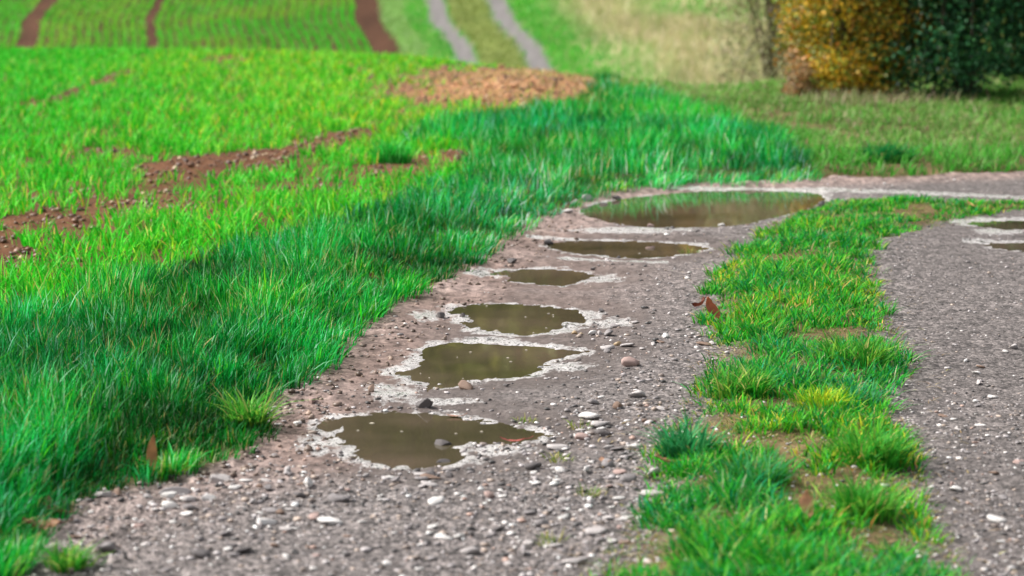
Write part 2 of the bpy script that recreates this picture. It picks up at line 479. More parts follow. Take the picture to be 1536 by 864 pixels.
def build_ground():
    ys = [-150, -60, -25, -10, -4, 0, 1.5, 2.4, 3.0]
    y = 3.2
    while y < 14: ys.append(y); y *= 1.0036
    while y < 27: ys.append(y); y *= 1.007
    while y < 80: ys.append(y); y *= 1.018
    while y < 900: ys.append(y); y *= 1.15
    ys.append(1100)
    ys = np.array(ys)
    s = np.linspace(-1, 1, 430)
    side = np.array([1.15, 1.4, 1.8, 2.5, 4, 7, 12, 22, 45, 90])
    wq = np.where(ys < 3.2, 1.3, .255 * ys + .45)
    cols = []
    for k in side[::-1]: cols.append(-wq * 1 - (k - 1) * (2.0 + 0 * wq) * 3)
    for k in s: cols.append(wq * k)
    for k in side: cols.append(wq * 1 + (k - 1) * (2.0 + 0 * wq) * 3)
    X = np.stack(cols, 1); Y = np.repeat(ys[:, None], X.shape[1], 1)
    nr, nc = X.shape
    x = X.ravel(); y = Y.ravel()
    z = height(x, y)
    V = np.stack([x, y, z], 1)
    ii = np.arange(nr * nc).reshape(nr, nc)
    Q = np.stack([ii[:-1, :-1], ii[:-1, 1:], ii[1:, 1:], ii[1:, :-1]], -1).reshape(-1, 4)
    # colours
    n1 = fbm(x * 1.5, y * 1.5, 3, 41)[:, None]; n2 = fbm(x * 9, y * 9, 3, 42)[:, None]
    C = GRASSY * (1 + .3 * n1) + 0 * n2
    C = C * np.ones((len(x), 1))
    C = C * (1 + .5 * fbm(x * 22, y * 14, 3, 44)[:, None] * ((y > 2) & (y < 30))[:, None])
    vg = sstep(-.02, .12, sdf(VERGE, x, y))[:, None] * ((y > 1) & (y < 27))[:, None]
    C = C * (1 - vg) + vg * np.array([.05, .085, .02]) * (1 + .4 * n2)
    # sown field soil
    near = (y < 30)
    dt = np.full(len(x), -9.); ds = np.full(len(x), -9.); dv = np.full(len(x), -9.); dp = np.full(len(x), -9.)
    m = (y > 1) & (y < 27) & (np.abs(x) < 9)
    dt[m] = sdf(TRACK, x[m], y[m]); ds[m] = sdf(STRIP, x[m], y[m]); dv[m] = sdf(VERGE, x[m], y[m])
    u, v = proj(x, y)
    field = near & (dv < 0) & (dt < 0) & ((u < 900) | (x < 0))
    fm = sstep(0, .1, -dv) * field
    C = C * (1 - fm[:, None]) + fm[:, None] * (SOIL * (1 + .3 * n2 + .2 * n1))
    heap = np.clip(1.6 * blob(u, v, 785, 143, 160, 32), 0, 1) * near
    C = C * (1 - heap[:, None]) + heap[:, None] * np.array([.37, .19, .095]) * (1 + .3 * n2)
    bare = sstep(-.03, .05, dt + .03 * n2[:, 0]) * (1 - sstep(-.02, .10, ds + .05 * n2[:, 0]))
    mudf = sstep(.50, .12, dt + .12 * n1[:, 0]) * sstep(870, 640, v)
    mudf = np.maximum(mudf, .6 * blob(u, v, 800, 400, 180, 90))
    rgt = sstep(.0, .25, ds * 0 + np.where(u > 1330, 1, 0))
    tc = GRAVEL * (1 + .12 * n1 + .10 * n2)
    tc = tc * (1 - mudf[:, None]) + MUD * (1 + .15 * n2) * mudf[:, None]
    tc = tc * (1 - .12 * rgt[:, None])
    C = C * (1 - bare[:, None]) + tc * bare[:, None]
    wet = np.zeros(len(x))  # drives real gloss and also the painted pale sky glare
    nz = .034 * fbm(x * 11, y * 11, 3, 51) + .02 * fbm(x * 40, y * 40, 2, 52)
    mm = m & (np.abs(dt) < 9)
    for i, p in enumerate(PUDW):
        d = np.full(len(x), -9.); d[m] = sdf(p, x[m], y[m])
        dd = d + nz * (1.2 + .4 * i / 5)
        wd = .045 * min(PWET[i], 1.1) * (.6 if i == 5 else 1)
        wet = np.maximum(wet, np.clip((dd + wd * 2.0) / (wd * 1.8), 0, 1))
    wet *= (bare > .4)
    damp = np.zeros(len(x))
    for i, p in enumerate(PUDW[:5]):
        d = np.full(len(x), -9.); d[m] = sdf(p, x[m], y[m])
        damp = np.maximum(damp, sstep(-.32, -.10, d + nz * 2.5))
    C = C * (1 - (damp * bare)[:, None] * np.array([.20, .23, .25]))
    # extra wet patches, their sky reflection painted as pale colour
    film = np.maximum.reduce([blob(u, v, 755, 668, 70, 16), blob(u, v, 590, 585, 70, 22), blob(u, v, 470, 662, 40, 25), blob(u, v, 850, 545, 60, 12),
                              blob(u, v, 920, 480, 50, 12), blob(u, v, 640, 470, 40, 16), blob(u, v, 950, 345, 160, 6), blob(u, v, 900, 415, 60, 10),
                              blob(u, v, 720, 405, 40, 10), blob(u, v, 660, 600, 90, 7), blob(u, v, 1500, 345, 60, 10), seg(u, v, 1000, 279, 1240, 283, 3.5), seg(u, v, 1240, 283, 1600, 300, 4), 1.1 * seg(u, v, 1450, 358, 1600, 362, 5), 1.1 * seg(u, v, 1425, 327, 1600, 326, 5),
                              seg(u, v, 790, 353, 1060, 362, 3), seg(u, v, 840, 386, 1000, 392, 4)])
    wet = np.maximum(wet, np.clip((film + nz * 3 - .15) / .8, 0, 1) * bare)
    # far hillside
    r = x - XF(y)
    far = (y > 32) & (y < 100)
    soilfar = np.array([.080, .038, .022])
    crop = far & (r < -2.3)
    C[crop] = (soilfar * (1 + .15 * n1 + .5 * fbm(x * 2.5, y * 2.5, 4, 48)[:, None]))[crop]
    gr = far & (r >= -2.3)
    beige = sstep(1.6, 3.0, r + 1.0 * fbm(x * .5, y * .5, 3, 61))[:, None]
    cg = np.array([.10, .22, .04]) * (1 - beige) + np.array([.38, .34, .18]) * beige
    C[gr] = (cg * (1 + .25 * n1))[gr]
    for c0, wd in ((-.96, .22), (.53, .23)):
        k = sstep(wd + .08, wd - .06, np.abs(r - c0 + .05 * n2[:, 0])) * far
        C = C * (1 - k[:, None]) + np.array([.19, .178, .175]) * (1 + .25 * n2) * k[:, None]
    mid = far & (np.abs(r + .21) < .45)
    C[mid] = (np.array([.16, .20, .05]) * (1 + .3 * n1))[mid]
    smoothl = np.clip(.25 * (u > 1370) + .55 * blob(u, v, 800, 500, 220, 150) + .6 * damp, 0, .8)
    mask = np.stack([bare * (1 - .7 * mudf) * (1 - .8 * wet) * (1 - smoothl), wet, mudf * bare * (1 - .6 * wet)], 1)
    me = mesh_np("ground", V, quads=Q, cols=np.clip(C, .005, .9), mask=np.clip(mask, 0, 1), smooth=True)
    obj("ground", me, M_GROUND, kind="structure", label="bare muddy gravel track, field and hillside")


build_ground()

PLAB = ["front puddle, the largest round one, with a stone standing in it", "second puddle from the front with ragged pale left side",
        "third puddle from the front, smooth olive oval", "smallest dark puddle in the middle of the wheel track",
        "narrow puddle just in front of the big far puddle", "big far puddle reflecting the grass bank",
        "sliver of water on the right wheel track, farther one",
        "sliver of water on the right wheel track, nearer one"]
for i, p in enumerate(PUDW):
    P = np.array(p); c = P.mean(0)
    E = c + (P - c) * 1.0
    # widen outwards a little so the real ground relief cuts the waterline
    dirs = (P - c); dirs /= np.linalg.norm(dirs, axis=1)[:, None]
    E = P + dirs * .10
    V = np.concatenate([[[c[0], c[1], ZW]], np.c_[E, np.full(len(E), ZW)]])
    n = len(E)
    T = np.array([[0, 1 + k, 1 + (k + 1) % n] for k in range(n)])
    if np.cross(E[1] - E[0], E[0] - c) > 0: T = T[:, ::-1]
    me = mesh_np("puddle", V, tris=T)
    obj("puddle", me, M_WATER, kind="structure", label=PLAB[i])


# ------------------------------------------------------------------ grass
def blades(P, head, lean, h, wd, col, tipcol=None, segs=3, droop=.35):
    """P (n,3) roots; returns verts, tris, quads, cols for curved tapering blades"""
    n = len(P)
    ss = np.linspace(0, 1, segs + 1)
    prof = np.interp(ss, [0, .3, .75, 1], [.8, 1, .6, 0])
    d = np.stack([np.cos(head), np.sin(head)], 1)
    fa = head + np.pi / 2 + rng.normal(0, .7, n)
    wv = np.stack([np.cos(fa), np.sin(fa)], 1)
    V = []; C = []
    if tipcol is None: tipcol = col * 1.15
    for k, s in enumerate(ss):
        f = lean * (s ** 1.7)
        zz = h * (s - droop * lean * s ** 2.2)
        cx = P[:, :2] + d * (h * f)[:, None]
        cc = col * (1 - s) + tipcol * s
        if k < segs:
            off = wv * (wd * prof[k] * .5)[:, None]
            V += [np.c_[cx - off, P[:, 2] + zz], np.c_[cx + off, P[:, 2] + zz]]; C += [cc, cc]
        else:
            V += [np.c_[cx, P[:, 2] + zz]]; C += [cc]
    nv = 2 * segs + 1
    V = np.stack(V, 1).reshape(-1, 3); C = np.stack(C, 1).reshape(-1, 3)
    b = (np.arange(n) * nv)[:, None]
    Q = np.concatenate([b + np.array([2 * k, 2 * k + 1, 2 * k + 3, 2 * k + 2]) for k in range(segs - 1)], 0) if segs > 1 else None
    T = b + np.array([2 * segs - 2, 2 * segs - 1, 2 * segs])
    return V, T, Q, C


def pick(pal, wts, n):
    pal = np.array(pal); w_ = np.array(wts, float); w_ /= w_.sum()
    return pal[rng.choice(len(pal), n, p=w_)]


def tufts(cx, cy, nb, rad, hgt, wid, pal, wts, lean=(.2, .8), bias=(0, 0), tint=None, segs=3, z=None, hvar=.25, tip=1.25):
    """expand tuft centres into blades; nb, rad, hgt may be arrays"""
    cx = np.asarray(cx, float); cy = np.asarray(cy, float); n = len(cx)
    nb = np.broadcast_to(nb, n).astype(int)
    rep = np.repeat(np.arange(n), nb); m = len(rep)
    rad = np.broadcast_to(rad, n)[rep]; hgt = np.broadcast_to(hgt, n)[rep]; wid = np.broadcast_to(wid, n)[rep]
    a = rng.uniform(0, 2 * np.pi, m); rr = np.sqrt(rng.uniform(0, 1, m))
    x = cx[rep] + np.cos(a) * rr * rad; y = cy[rep] + np.sin(a) * rr * rad
    hb = np.broadcast_to(bias[0], n)[rep], np.broadcast_to(bias[1], n)[rep]
    dx = np.cos(a) * (.25 + rr) + rng.normal(0, .5, m) + hb[0]; dy = np.sin(a) * (.25 + rr) + rng.normal(0, .5, m) + hb[1]
    head = np.arctan2(dy, dx)
    ln = (lean[0] + (lean[1] - lean[0]) * rng.uniform(0, 1, m) ** 1.3 * (.5 + .7 * rr)) * (1 + .5 * np.hypot(*hb))
    h = hgt * np.clip(rng.normal(1, hvar, m), .35, 1.7)
    wv = wid * rng.uniform(.6, 1.3, m)
    col = pick(pal, wts, m) * rng.uniform(.75, 1.25, (m, 1))
    tb = rng.uniform(.82, 1.18, (n, 1))[rep]
    col = col * tb
    if tint is not None: col = col * tint[rep]
    zz = height(x, y, micro=False) - .004 if z is None else z
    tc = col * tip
    dry = rng.uniform(0, 1, m) < .03
    tc[dry] = [.42, .36, .13]
    return blades(np.c_[x, y, zz], head, np.clip(ln, .05, 1.5), h, wv, np.clip(col, .004, .8), np.clip(tc, .004, .85), segs)


def blade_obj(name, B, mat=None, **kw):
    V, T, Q, C = B
    me = mesh_np(name, V, tris=T, quads=Q, cols=C)
    return obj(name, me, mat or M_GRASS, **kw)


def scatter(y0, y1, dens, pad=.28, power=1.3, yref=7.0, x0=None, x1=None):
    """random points in the viewed wedge; dens per m2 at yref, thinning as (yref/y)**power"""
    ns = []
    edges = np.geomspace(y0, y1, 24)
    for a, b in zip(edges[:-1], edges[1:]):
        ym = (a + b) / 2
        hw = .213 * ym + pad
        area = (b - a) * 2 * hw
        n = int(area * dens * (yref / ym) ** power)
        ns.append(np.c_[rng.uniform(-hw, hw, n), rng.uniform(a, b, n)])
    return np.concatenate(ns)


EMER = [(.004, .15, .018), (.006, .29, .03), (.010, .38, .06), (.04, .48, .14), (.24, .60, .36), (.07, .46, .02), (.40, .48, .18)]
# verge: dense tall grass along the left of the track
P = scatter(3.6, 19, 620, pad=.5)
dv = sdf(VERGE, P[:, 0], P[:, 1])
nn = fbm(P[:, 0] * 3, P[:, 1] * 3, 3, 71)
P = P[(dv + .05 * nn > -.02)]
u, v = proj(P[:, 0], P[:, 1])
dt = -sdf(TRACK, P[:, 0], P[:, 1])
nl = fbm(P[:, 0] * 2.2, P[:, 1] * 2.2, 3, 72)
edge = sstep(.35, 0, dt)
far_ = sstep(330, 270, v)
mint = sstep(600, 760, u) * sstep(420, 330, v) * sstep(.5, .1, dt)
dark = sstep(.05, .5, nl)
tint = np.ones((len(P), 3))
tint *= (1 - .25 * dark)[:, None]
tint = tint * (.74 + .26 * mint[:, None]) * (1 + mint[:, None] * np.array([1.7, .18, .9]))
yl = sstep(-.1, -.5, nl) * .5
tint = tint * (1 + yl[:, None] * np.array([1.8, .2, -.2]))
cl_ = fbm(P[:, 0] * 5.5, P[:, 1] * 4, 2, 75)
cl2 = fbm(P[:, 0] * 1.1 + 5, P[:, 1] * .8, 2, 77)
tint = tint * (1 + cl2[:, None] * np.array([.9, .12, -.45]))
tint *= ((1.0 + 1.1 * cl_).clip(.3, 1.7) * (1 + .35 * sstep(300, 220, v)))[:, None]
hg = (.086 + .026 * nl + .050 * cl_) * (1 + .15 * sstep(300, 240, v)) * (1 - .40 * edge) * (1 - .12 * far_ * edge)
nb = np.where(P[:, 1] < 9, 19, 13)
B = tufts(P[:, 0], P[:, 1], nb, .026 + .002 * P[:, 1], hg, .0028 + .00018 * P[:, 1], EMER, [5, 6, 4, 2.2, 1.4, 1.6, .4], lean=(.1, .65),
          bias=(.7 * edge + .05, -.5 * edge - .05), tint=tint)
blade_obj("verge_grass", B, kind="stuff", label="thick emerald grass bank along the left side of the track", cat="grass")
print("verge blades", len(B[1]))

# centre strip
P = scatter(3.6, 16, 760, pad=.3)
dsn = sdf(STRIP, P[:, 0], P[:, 1])
nn = fbm(P[:, 0] * 4.5, P[:, 1] * 4.5, 3, 81)
u, v = proj(P[:, 0], P[:, 1])
gap = np.maximum.reduce([blob(u, v, 1180, 705, 60, 12), blob(u, v, 1200, 625, 50, 10), blob(u, v, 1240, 575, 60, 9), blob(u, v, 1330, 735, 70, 9),
                         blob(u, v, 1110, 540, 40, 12), blob(u, v, 1310, 810, 70, 12), blob(u, v, 1080, 735, 60, 8), blob(u, v, 1180, 830, 80, 10),
                         blob(u, v, 1120, 640, 40, 7), blob(u, v, 1090, 790, 40, 10)])
keep = (dsn + .07 * nn > -.01) & (gap * 1.0 + .25 * rng.uniform(-1, 1, len(P)) < .45) & (nn > -.22 - .2 * sstep(600, 460, v))
P = P[keep]; dsn = dsn[keep]; nn = nn[keep]; u = u[keep]; v = v[keep]
tint = np.ones((len(P), 3))
nl = fbm(P[:, 0] * 2.5, P[:, 1] * 2.5, 2, 82)
yel = sstep(.0, .5, nl + .3 * sstep(.1, 0, dsn))
tint = tint * (1 + yel[:, None] * np.array([1.5, .15, 0]))
teal = sstep(.0, -.5, nl)
tint = tint * (1 + teal[:, None] * np.array([-.3, -.1, .6]))
hg = (.042 + .042 * nn) * (.75 + .35 * sstep(0, .15, dsn)) * (1 + .1 * sstep(600, 800, v)) * (1 - .3 * sstep(340, 310, v))
STP = [(.012, .16, .012), (.022, .30, .018), (.05, .42, .02), (.012, .28, .07), (.20, .44, .03), (.46, .42, .14)]
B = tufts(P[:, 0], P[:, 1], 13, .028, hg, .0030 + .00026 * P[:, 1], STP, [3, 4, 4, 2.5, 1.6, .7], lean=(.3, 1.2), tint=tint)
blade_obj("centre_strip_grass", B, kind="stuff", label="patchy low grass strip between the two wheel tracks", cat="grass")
print("strip blades", len(B[1]))

P = scatter(3.6, 13, 520, pad=.3, power=1.5)
dsn = sdf(STRIP, P[:, 0], P[:, 1]); P = P[(dsn > -.03)]
B = tufts(P[:, 0], P[:, 1], 6, .03, .020, .0026 + .0002 * P[:, 1], [(.10, .22, .03), (.20, .30, .05), (.36, .32, .12), (.06, .28, .03), (.30, .20, .10)], [3, 3, 2.5, 3, 1.5], lean=(.5, 2.2), segs=2)
blade_obj("trodden_grass", B, kind="stuff", label="short trodden grass and moss between the tufts of the centre strip", cat="grass")
P = scatter(3.6, 12, 900, pad=.3, power=1.6)
dsn = sdf(STRIP, P[:, 0], P[:, 1])
P = P[(dsn > -.04) | ((dsn > -.16) & (rng.uniform(0, 1, len(P)) < .12))]; n = len(P)
col = pick([(.46, .36, .18), (.34, .24, .12), (.24, .14, .08), (.42, .42, .14)], [3, 3, 2, 1], n)
B = blades(np.c_[P, height(P[:, 0], P[:, 1]) + .002], rng.uniform(0, 6.28, n), rng.uniform(2.5, 6, n), rng.uniform(.004, .009, n), rng.uniform(.002, .005, n), col * rng.uniform(.5, 1.1, (n, 1)), None, 2, droop=.12)
blade_obj("dead_grass_litter", B, M_DRY, kind="stuff", label="straw coloured dead grass littering the soil of the centre strip", cat="litter")

# sown field left
P = scatter(6.5, 26.5, 290, pad=.5, power=.75)
dv = sdf(VERGE, P[:, 0], P[:, 1]); dt = sdf(TRACK, P[:, 0], P[:, 1])
u, v = proj(P[:, 0], P[:, 1])
b_ = bare_field(P[:, 0], P[:, 1])
keep = (dv < .02) & (dt < 0) & ((u < 905) | (P[:, 0] < -.5)) & (rng.uniform(0, 1, len(P)) > b_ * 1.25) & (fbm(P[:, 0] * 7, P[:, 1] * 4, 2, 95) > -.42)
P = P[keep]; u = u[keep]; v = v[keep]; b_ = b_[keep]
nl = fbm(P[:, 0] * .9, P[:, 1] * .7, 3, 92)
lime = np.clip(sstep(120, 420, u) * sstep(330, 160, v) * .6 + blob(u, v, 350, 110, 160, 40) + blob(u, v, 600, 150, 160, 60) + .6 * b_ + .5 * nl, 0, 1.2)
tint = 1 + lime[:, None] * np.array([1.5, .10, .1])
FLD = [(.012, .34, .01), (.025, .48, .015), (.06, .58, .03), (.12, .64, .06), (.20, .56, .02), (.42, .50, .08)]
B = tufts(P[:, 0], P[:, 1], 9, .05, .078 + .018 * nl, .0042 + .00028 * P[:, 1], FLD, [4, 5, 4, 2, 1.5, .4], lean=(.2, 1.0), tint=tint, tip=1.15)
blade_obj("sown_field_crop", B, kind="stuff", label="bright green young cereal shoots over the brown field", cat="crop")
print("field blades", len(B[1]))

n = 2200
uu = rng.normal(780, 95, n); vv = rng.uniform(112, 185, n); XY = np.array([G(a, b) for a, b in zip(uu, vv)])
col = pick([(.50, .38, .18), (.40, .28, .12), (.14, .44, .04), (.28, .46, .05)], [4, 4, .6, .6], n)
B = blades(np.c_[XY, height(XY[:, 0], XY[:, 1])], rng.uniform(0, 6.28, n), rng.uniform(.3, 1.5, n), rng.uniform(.03, .07, n), rng.uniform(.004, .009, n), col, None, 2)
blade_obj("stubble", B, kind="stuff", label="straw and thin shoots poking out of the soil heap", cat="stubble")

# rough grass beyond the turn, right side
P = scatter(9.5, 21, 300, pad=.4, power=.9)
P2 = np.c_[rng.uniform(2, 8.5, 26000), rng.uniform(11.5, 20, 26000)]; P = np.r_[P, P2[P2[:, 0] > .213 * P2[:, 1] + .4]]
dv = sdf(VERGE, P[:, 0], P[:, 1]); dt = sdf(TRACK, P[:, 0], P[:, 1])
u, v = proj(P[:, 0], P[:, 1])
nl = fbm(P[:, 0] * 1.3, P[:, 1] * 1.1, 3, 101)
keep = (dv < .02) & (dt < -.01) & (P[:, 0] > 0) & (u > 905) & (seg(u, v, 1120, 188, 1300, 216, 5) < .45 + .3 * rng.uniform(-1, 1, len(P)))
P = P[keep]; u = u[keep]; v = v[keep]; nl = nl[keep]
green = np.clip(sstep(232, 250, v) + .9 * blob(u, v, 1500, 150, 110, 12) + .7 * blob(u, v, 1530, 185, 60, 14) + .9 * blob(u, v, 1500, 240, 120, 8) + .9 * blob(u, v, 1180, 215, 90, 38) * (.7 + nl), 0, 1)
drab = (1 - green)[:, None]
tint = np.ones((len(P), 3)) * (1 + drab * np.array([1.2, .12, 1.0])) * (1 + .25 * nl[:, None])
B = tufts(P[:, 0], P[:, 1], 9, .05, .07 + .025 * nl, .004 + .0003 * P[:, 1],
          [(.04, .26, .02), (.07, .32, .03), (.10, .28, .05), (.14, .24, .08)], [3, 3, 2, 1.5], lean=(.3, 1.3), tint=tint)
blade_obj("rough_grass", B, kind="stuff", label="drab olive rough grass between the track bend and the shrubs", cat="grass")
print("rough blades", len(B[1]))

# ------------------------------------------------------------------ far hillside
# rows of young crop
ys_ = []
rws = np.arange(-16, -2.95, .20)
xs_ = []
for r0 in rws:
    if abs(r0 + 7.6) < .10 or abs(r0 + 10.3) < .13: continue
    n = 1500
    yy = rng.uniform(43, 68, n)
    xs_.append(XF(yy) + r0 + rng.normal(0, .036, n)); ys_.append(yy)
x = np.concatenate(xs_); y = np.concatenate(ys_)
n = len(x)
nl = fbm(x * .5, y * .5, 3, 111)
keep = rng.uniform(0, 1, n) < .8 + .3 * nl
x, y, nl = x[keep], y[keep], nl[keep]; n = len(x)
lime = (sstep(-.3, .4, nl + .5 * fbm(x * .25, y * .2, 2, 112)))[:, None]
col = pick([(.04, .44, .02), (.08, .52, .03), (.14, .56, .05)], [1, 1, 1], n) * (1 + lime * np.array([1.4, -.05, .3]))
B = blades(np.c_[x, y, height(x, y)], rng.uniform(0, 6.28, n), rng.uniform(.2, 1, n), rng.uniform(.07, .13, n), rng.uniform(.04, .07, n), col, col * 1.1, 1)
blade_obj("far_crop_rows", B, kind="stuff", label="rows of young crop curving up the far field", cat="crop")

# grass around the far track
n = 90000
y = rng.uniform(40, 78, n); x = rng.uniform(-2.35, 22, n) ; x = x + XF(y)
r = x - XF(y)
rj = .05 * fbm(x * 3, y * 2, 2, 66) + rng.normal(0, .04, n)
keep = (np.abs(r + .96 + rj) > .22) & (np.abs(r - .53 + rj) > .24) & (np.abs(x) < .27 * y)
x, y, r = x[keep], y[keep], r[keep]; n = len(x)
bg = sstep(1.4, 3.2, r + 1.0 * fbm(x * .5, y * .35, 3, 61))
bg = np.clip(bg - .8 * sstep(.1, .45, fbm(x * .45 + 9, y * .3, 2, 62)) * sstep(3, 5, r), 0, 1)
gcol = pick([(.02, .36, .02), (.06, .44, .03), (.14, .46, .05)], [1, 1, 1], n)
ocol = pick([(.14, .22, .04), (.22, .26, .07)], [1, 1], n)
bcol = pick([(.46, .42, .22), (.34, .36, .16), (.55, .48, .33), (.25, .33, .10)], [3, 3, 2, 2], n)
mid = ((r > -.7) & (r < .3))
col = np.where(mid[:, None], ocol, gcol) * (1 - bg[:, None]) + bcol * bg[:, None]
pale = (r < -1.75)
col[pale] = col[pale] * .4 + np.array([.40, .42, .22]) * .6
col *= (1 + .22 * fbm(x * 1.2, y * 1.2, 2, 63))[:, None]
hh = np.where(mid, .10, .16) * (1 + 1.0 * bg) * rng.uniform(.6, 1.3, n)
hh = np.where(r < .9, np.minimum(hh, .12), hh)
B = blades(np.c_[x, y, height(x, y)], rng.uniform(0, 6.28, n), rng.uniform(.2, 1, n), hh, rng.uniform(.03, .06, n), np.clip(col, .01, .8), None, 1)
blade_obj("hillside_grass", B, kind="stuff", label="green and straw coloured rough grass on the far hillside beside the farm track", cat="grass")


# ------------------------------------------------------------------ single grass tufts
def tuft_thing(label, u, v, wpx, hh, pal, wts, nb=160, lean=(.3, 1.2), cat="grass tuft", name="grass_tuft", group=None, wid=.005):
    x, y = G(u, v)
    z = hz(x, y, micro=False)
    rad = wpx / FPX * y * .5 * .55
    k = max(3, int(nb / 14))
    a = rng.uniform(0, 6.28, k); rr = np.sqrt(rng.uniform(0, 1, k)) * rad
    cx = np.cos(a) * rr; cy = np.sin(a) * rr * .8
    B = tufts(cx, cy, 14, .03, hh * rng.uniform(.8, 1.15, k), wid, pal, wts, lean=lean, z=np.zeros(k * 14) - .004)
    blade_obj(name, B, label=label, cat=cat, loc=(x, y, z), group=group)


LUSH = [(.03, .24, .02), (.06, .32, .03), (.12, .38, .04), (.25, .44, .05), (.40, .38, .12)]
TEAL = [(.02, .20, .05), (.03, .26, .09), (.08, .34, .12)]
YELW = [(.14, .40, .02), (.30, .50, .02), (.50, .52, .03)]
OLIV = [(.10, .20, .03), (.20, .28, .05), (.35, .33, .10)]
gr_ = "distinct grass clumps on the centre strip"
tuft_thing("spreading grass clump jutting from the strip onto the right wheel track, halfway up", 1285, 552, 160, .085, LUSH, [3, 4, 3, 2, .8], 420, group=gr_)
tuft_thing("olive tinged spiky clump on the left edge of the centre strip", 1110, 598, 120, .075, LUSH, [3, 3, 2, 2, 2], 300, group=gr_)
tuft_thing("vivid yellow-green clump in the middle of the centre strip", 1240, 618, 100, .055, YELW, [2, 3, 2], 260, group=gr_)
tuft_thing("dark bluish clump beside the yellow-green one, at the right edge of the strip", 1285, 606, 80, .06, TEAL, [2, 3, 1], 220, group=gr_)
tuft_thing("full rounded grass clump at the right edge of the strip, with dark hollow beneath", 1300, 702, 150, .085, LUSH, [4, 4, 2, 1, .3], 460, group=gr_)
tuft_thing("bluish green clump on the strip's left edge beside the stony patch", 1030, 690, 100, .08, TEAL, [3, 3, 2], 380, group=gr_)
tuft_thing("long low clump nearest the camera on the strip's right side", 1290, 782, 170, .075, LUSH, [4, 4, 2, 1, .4], 460, group=gr_)
tuft_thing("dark green clump left of the bare soil gap on the strip", 1130, 738, 120, .07, TEAL + [(.06, .30, .03)], [3, 2, 1, 3], 340, group=gr_)
tuft_thing("small green clump beside the upright brown leaf at the foot of the bank", 255, 712, 60, .045, LUSH, [1, 3, 3, 3, 1], 130)
tuft_thing("tuft hanging out over the mud at the end of the grass bank", 372, 640, 80, .10, LUSH, [3, 4, 3, 2, 1], 260)
tuft_thing("low dark tuft in the bottom left corner of the gravel", 110, 850, 90, .045, LUSH, [4, 3, 2, 1, 1], 200)
tuft_thing("dense blue-green tuft standing alone beyond the track bend", 1330, 251, 110, .10, [(.01, .18, .04), (.02, .24, .05)], [1, 1], 520, wid=.008)
tuft_thing("upright dark green tuft at the field edge beside the bare soil streak", 592, 258, 80, .14, [(.012, .34, .02), (.03, .44, .05), (.10, .5, .1)], [1, 1, 1], 200, wid=.008, lean=(.2, .9))
tuft_thing("dark grass tuft behind the right end of the soil heap", 905, 134, 70, .09, [(.015, .20, .03), (.03, .26, .03)], [1, 1], 260, wid=.009)
for lab, u_, v_ in (("tiny sprout at the right end of the front puddle", 787, 626), ("small dark weed on gravel to the right of the front puddle", 866, 637),
                    ("faint yellowish sprout on gravel below the small dark weed", 838, 690), ("lone green sprout among pale chips in the front of the track", 884, 741),
                    ("thin seedling patch on the stony foreground of the track", 820, 812), ("sparse sprouts at the right end of the narrow puddle", 1035, 374),
                    ("sprout at the bottom of the strip near the first bare gap", 1105, 655)):
    tuft_thing(lab, u_, v_, 34, .022, OLIV, [2, 3, 2], 42, cat="weed", name="weed", wid=.003)


# ------------------------------------------------------------------ stones
def ico(sub):
    t = (1 + 5 ** .5) / 2
    V = [(-1, t, 0), (1, t, 0), (-1, -t, 0), (1, -t, 0), (0, -1, t), (0, 1, t), (0, -1, -t), (0, 1, -t), (t, 0, -1), (t, 0, 1), (-t, 0, -1), (-t, 0, 1)]
    F = [(0, 11, 5), (0, 5, 1), (0, 1, 7), (0, 7, 10), (0, 10, 11), (1, 5, 9), (5, 11, 4), (11, 10, 2), (10, 7, 6), (7, 1, 8), (3, 9, 4), (3, 4, 2), (3, 2, 6),
         (3, 6, 8), (3, 8, 9), (4, 9, 5), (2, 4, 11), (6, 2, 10), (8, 6, 7), (9, 8, 1)]
    V = [np.array(v) / np.linalg.norm(v) for v in V]
    for _ in range(sub):
        F2 = []; mid = {}
        def mp(a, b):
            k = (min(a, b), max(a, b))
            if k not in mid:
                q = V[a] + V[b]; V.append(q / np.linalg.norm(q)); mid[k] = len(V) - 1
            return mid[k]
        for a, b, c in F:
            ab, bc, ca = mp(a, b), mp(b, c), mp(c, a)
            F2 += [(a, ab, ca), (b, bc, ab), (c, ca, bc), (ab, bc, ca)]
        F = F2
    return np.array(V), np.array(F)


def rock(sub, seed, flat=.55, cut=5):
    r_ = np.random.default_rng(seed)
    V, F = ico(sub)
    V = V.copy()
    V *= 1 + .14 * r_.normal(0, 1, (len(V), 1)) * (1 if sub < 2 else .3)
    for _ in range(cut):            # planar facets
        nrm = r_.normal(0, 1, 3); nrm /= np.linalg.norm(nrm)
        d = r_.uniform(.38, .78)
        s = V @ nrm - d
        V -= np.where(s > 0, s, 0)[:, None] * nrm
    V *= np.array([1, r_.uniform(.6, .95), flat * r_.uniform(.8, 1.2)])
    return V, F


